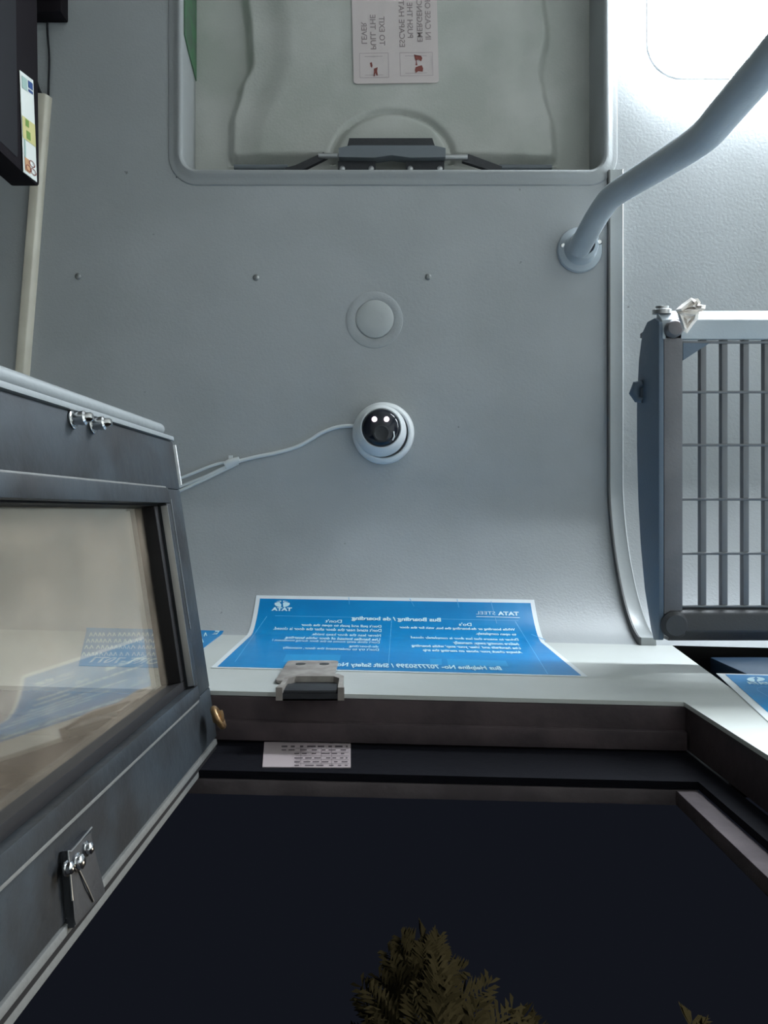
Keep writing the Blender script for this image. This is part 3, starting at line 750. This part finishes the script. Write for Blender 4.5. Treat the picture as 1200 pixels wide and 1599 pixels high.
# compliance label on the header face, mirrored print too small to read
hy = lambda X: YW + SH * X + .0455
def onh(px, py, o=.0):
    X = 0
    for _ in range(4):
        d = (hy(X) - o) * F / (py - 800); X = (px - 600) / F * d
    return Vector((X, hy(X) - o, CZ + d))
bm = B(); quad_solid(bm, [onh(413, 1160, .0002), onh(548, 1160, .0002), onh(548, 1200, .0002), onh(410, 1199, .0002)], Vector((0, -1, 0)), .0006); cl = tag(finish('rating_label', bm, M['plate'], smooth=False), 'small pale printed rating label on the black door header', 'label')
bm = B(); rnd = random.Random(9); ofn = lambda a, b: onh(a, b, .0011)
for y in (1166, 1171.5, 1177, 1184, 1190, 1195.5):
    x = 440 if y < 1172 else 460
    while x < 542:
        l = rnd.uniform(5, 14)
        strip(bm, [(x, y), (min(x + l, 543), y)], 1.6 if y > 1167 else 2.6, ofn); x += l + rnd.uniform(3, 9)
for y in (1169, 1175, 1181, 1187, 1193): strip(bm, [(462, y - .2), (545, y)], .4, ofn)
for x in (470, 502, 518): strip(bm, [(x, 1168), (x, 1197)], .4, ofn)
finish('printing', bm, M['plateink'], cl, smooth=False)

# ---------------------------------------------------------------- door leaf
A0 = Vector((-.1925, -.064, 1.5)); B0 = Vector((-.152, .204, 1.5))
W = (B0 - A0).length; sx = (B0 - A0).normalized(); nn = Vector((sx.y, -sx.x, 0))
VD = Vector((-.021, .002, -1))                               # the leaf leans a little
def dl(s, t, n=0.0): return A0 + sx * s + nn * n + VD * t
def on_door(px, py, n=0.0):
    r = Vector(((px - 600) / F, (py - 800) / F, 1)); q = Vector((0, 0, CZ)) - A0 - nn * n
    m3 = Matrix((sx, VD, -r)).transposed(); k3 = m3.inverted() @ q
    return k3[0], k3[1]
HB = 1.46
dr = thing('door_leaf', 'dark slate bus door leaf with dusty window, folded open at the left edge', 'door', dl(0, HB))
def ring(bm, o1, i1, n0, n1, bev=0):
    """frame between outer rect o1=(s0,s1,t0,t1) and inner rect i1, from n0 to n1"""
    for a, b in (((o1[0], o1[2]), (i1[0], o1[3])), ((i1[1], o1[2]), (o1[1], o1[3])), ((i1[0], o1[2]), (i1[1], i1[2])), ((i1[0], i1[3]), (i1[1], o1[3]))):
        box(bm, (a[0], a[1], n0), (b[0], b[1], n1), bev, dl)
c1 = on_door(256, 763); c2 = on_door(306, 1093)
g1 = on_door(254, 787); g2 = on_door(302, 1071)
v1 = on_door(238, 791); v2 = on_door(150, 1155, -.0135)
OUT = (0, W, 0, HB); R1 = (c1[0], c2[0], min(c1[1], c2[1]), HB - .55); R2 = (g1[0], g2[0], R1[2] + .012, HB - .56); 
R3 = (v1[0] - .001, min(v2[0], R2[1] - .006), R2[2] + .011, HB - .572)
bm = B(); ring(bm, OUT, R1, -.026, 0, 0.0015); fr_ = finish('door_frame', bm, M['door'], dr)
bm = B(); ring(bm, R1, R2, -.022, .004, .0015); finish('window_surround', bm, M['door'], dr)
bm = B(); ring(bm, R2, R3, -.020, -.003, .0012); finish('window_gasket', bm, M['gasket'], dr)
bm = B(); box(bm, (R3[0] - .002, R3[2] - .002, -.0145), (R3[1] + .002, R3[3] + .002, -.0135), 0, dl); finish('window_glass', bm, M['glass'], dr, smooth=False)
# seals on the near edge
bm = B(); tube(bm, [dl(-.0125, .004, -.010), dl(-.0125, .4, -.010), dl(-.0125, 1.0, -.010), dl(-.0125, HB - .01, -.010)], .0056, 16); finish('edge_tube', bm, M['lip'], dr)['label'] = 'light grey rounded edge seal'
bm = B(); box(bm, (-.0105, .006, -.022), (-.0005, HB - .01, -.010), .001, dl); finish('edge_groove', bm, M['gasket'], dr)
bm = B(); box(bm, (-.0042, .003, -.014), (-.0002, HB - .01, .0025), .0008, dl); finish('edge_lip', bm, M['lip'], dr)
for a_, b_, n_ in ((.0005, .0055, .001), (.0095, .0165, -.003)):
    bm = B(); box(bm, (W + a_, .006, n_ - .012), (W + b_, HB - .01, n_), .001, dl); finish('edge_lip', bm, M['lipd'], dr)
bm = B(); box(bm, (W + .0055, .006, -.016), (W + .0095, HB - .01, -.0008), 0, dl); finish('edge_groove', bm, M['gasket'], dr)
bm = B(); box(bm, (.003, -.0028, -.006), (.040, -.0002, .0018), .0005, dl); finish('top_highlight', bm, M['white'], dr)['label'] = 'short white strip standing in for a highlight on the top edge'  # white strip added for the highlight along the leaf's top edge
bm = B(); box(bm, (R1[0] + .010, R1[2] - .0008, .0), (R1[1] - .06, R1[2] + .0004, .0046), 0, dl); box(bm, (R2[0] + .002, R2[2] + .0002, -.001), (R2[1] - .002, R2[2] + .001, .0044), 0, dl); finish('surround_edge_bead', bm, M['chromeflat'], dr)
bm = B(); box(bm, (R1[1] - .0005, R1[2] + .002, -.001), (R1[1] + .0022, R1[3], .0032), .0005, dl); box(bm, (R1[0] - .0012, R1[2] + .002, -.001), (R1[0] + .0004, R1[3], .0026), .0003, dl); finish('surround_side_bead', bm, M['lipd'], dr)
for (x, y) in ((112, 656), (143, 664)):
    s_, t_ = on_door(x, y); bm = B()
    lathe(bm, dl(s_, t_, 0), nn, [(.0058, 0), (.0060, .0012), (.0055, .0016), (.0040, .0018), (.0040, .0055), (.0046, .0057), (.0046, .0085), (.0032, .0095), (.0028, .0125), (.0020, .0135), (0, .0137)], 6 if False else 18)
    finish('stud', bm, M['chrome'], dr)['label'] = 'shiny hex bolt near the top edge'
# hinge plate at the far edge
h1 = on_door(92, 1330); h2 = on_door(132, 1296); h3 = on_door(153, 1395); h4 = on_door(103, 1452)
bm = B(); prism(bm, [h1, (h1[0] + .002, h1[1] - .004), h2, (h2[0] + .004, h2[1] + .004), h3, h4, (h4[0] - .004, h4[1] - .002)], lambda a, b, h: dl(a, b, h), 0, .0045, bev=.001)
hp = finish('hinge_plate', bm, M['blackm'], dr); hp['label'] = 'black hinge plate with three shiny bolts'
bm = B(); tube(bm, [dl(h2[0] - .001, h2[1] + .001, .0045), dl(h1[0] + .002, h1[1] - .003, .0045), dl(h1[0] + .0004, h1[1], .0045), dl(h1[0] * .35 + h4[0] * .65, h1[1] * .35 + h4[1] * .65, .0045)], .0005, 8); finish('plate_rim', bm, M['chromeflat'], hp)
for (x, y, r) in ((134, 1326, .0030), (120, 1347, .0036), (103, 1357, .0030)):
    s_, t_ = on_door(x, y, .0045); bm = B(); lathe(bm, dl(s_, t_, .0045), nn, [(r * 1.25, 0), (r * 1.3, .0008), (r, .0012), (r, .003), (r * .6, .0040), (0, .0042)], 18); finish('hinge_bolt', bm, M['chrome'], hp)
bm = B(); q1 = on_door(124, 1360, .005); q2 = on_door(146, 1408, .005); tube(bm, [dl(q1[0], q1[1], .005), dl((q1[0] + q2[0]) / 2 + .001, (q1[1] + q2[1]) / 2, .0055), dl(q2[0], q2[1], .005)], .0005, 8); finish('plate_scratch_wire', bm, M['chromeflat'], hp)
# pivot roller
bm = B(); pc = at(341, 1121, .665)
n_ = 28
for k in range(n_):
    pass
def torus(bm, c, axis, R, r, n1=28, n2=12):
    u, v, d = frame_of(axis); rings = []
    for i in range(n1):
        a = 2 * PI * i / n1; e = u * math.cos(a) + v * math.sin(a)
        rings.append([bm.verts.new(c + e * (R + r * math.cos(2 * PI * j / n2)) + d * r * math.sin(2 * PI * j / n2)) for j in range(n2)])
    for i in range(n1):
        for j in range(n2): bm.faces.new((rings[i][j], rings[i][(j + 1) % n2], rings[(i + 1) % n1][(j + 1) % n2], rings[(i + 1) % n1][j]))
torus(bm, pc, (1, -.55, .15), .0085, .0028); lathe(bm, pc - Vector((.004, 0, 0)), (1, -.2, 0), [(0, 0), (.005, 0), (.005, .008), (0, .009)], 18)
finish('pivot_roller', bm, M['brass'], dr)['label'] = 'rusty brass roller at the top far corner'

# ---------------------------------------------------------------- trees outside
def tree(cx, cy, ztop, rad, hcrown, n, seed, lb):
    rnd = random.Random(seed); t = thing('tree', lb, 'tree', (cx, cy, -.4), 'trees outside the doorway')
    bm = B(); tube(bm, [(cx, cy, -.4), (cx + .05, cy, (ztop) * .5), (cx, cy, ztop - .3)], [.14, .09, .02], 10); finish('trunk', bm, M['bark'], t)
    bm = B()
    for i in range(n):
        f = rnd.random() ** .7; z = ztop - hcrown * f; rr = rad * (f ** .65) * (.75 + .25 * math.sin(7 * rnd.random()))
        a = rnd.uniform(0, 2 * PI); tip = Vector((cx + rr * math.cos(a), cy + rr * math.sin(a), z)); root = Vector((cx, cy, z - rr * .35)) * .45 + tip * .55
        ax_ = (tip - root); L_ = ax_.length; ax_.normalize(); side = ax_.cross(Vector((rnd.uniform(-.3, .3), rnd.uniform(-.3, .3), 1))).normalized()
        for k in range(9):
            c = root + ax_ * L_ * (k / 8); l = .16 * (1 - .55 * k / 8)
            for sg in (-1, 1):
                d_ = (side * sg + ax_ * .7 + Vector((0, 0, rnd.uniform(-.2, .3)))).normalized(); wv = ax_ * .018
                q = [c - wv, c + d_ * l * .6 - wv * .8, c + d_ * l, c + d_ * l * .5 + wv * .9]
                bm.faces.new([bm.verts.new(p) for p in q])
    finish('foliage', bm, M['leaf'], t, smooth=False)
tree(.27, 3.3, 6.75, .95, 2.6, 260, 3, 'faint feathery tree in the dark beyond the doorway, tallest and nearest the centre')
tree(1.05, 3.9, 6.75, .6, 2.0, 110, 5, 'faint low tree just right of the tallest tree in the dark')
tree(2.05, 3.5, 6.1, .5, 1.6, 90, 8, 'faint treetop at the bottom right corner in the dark')
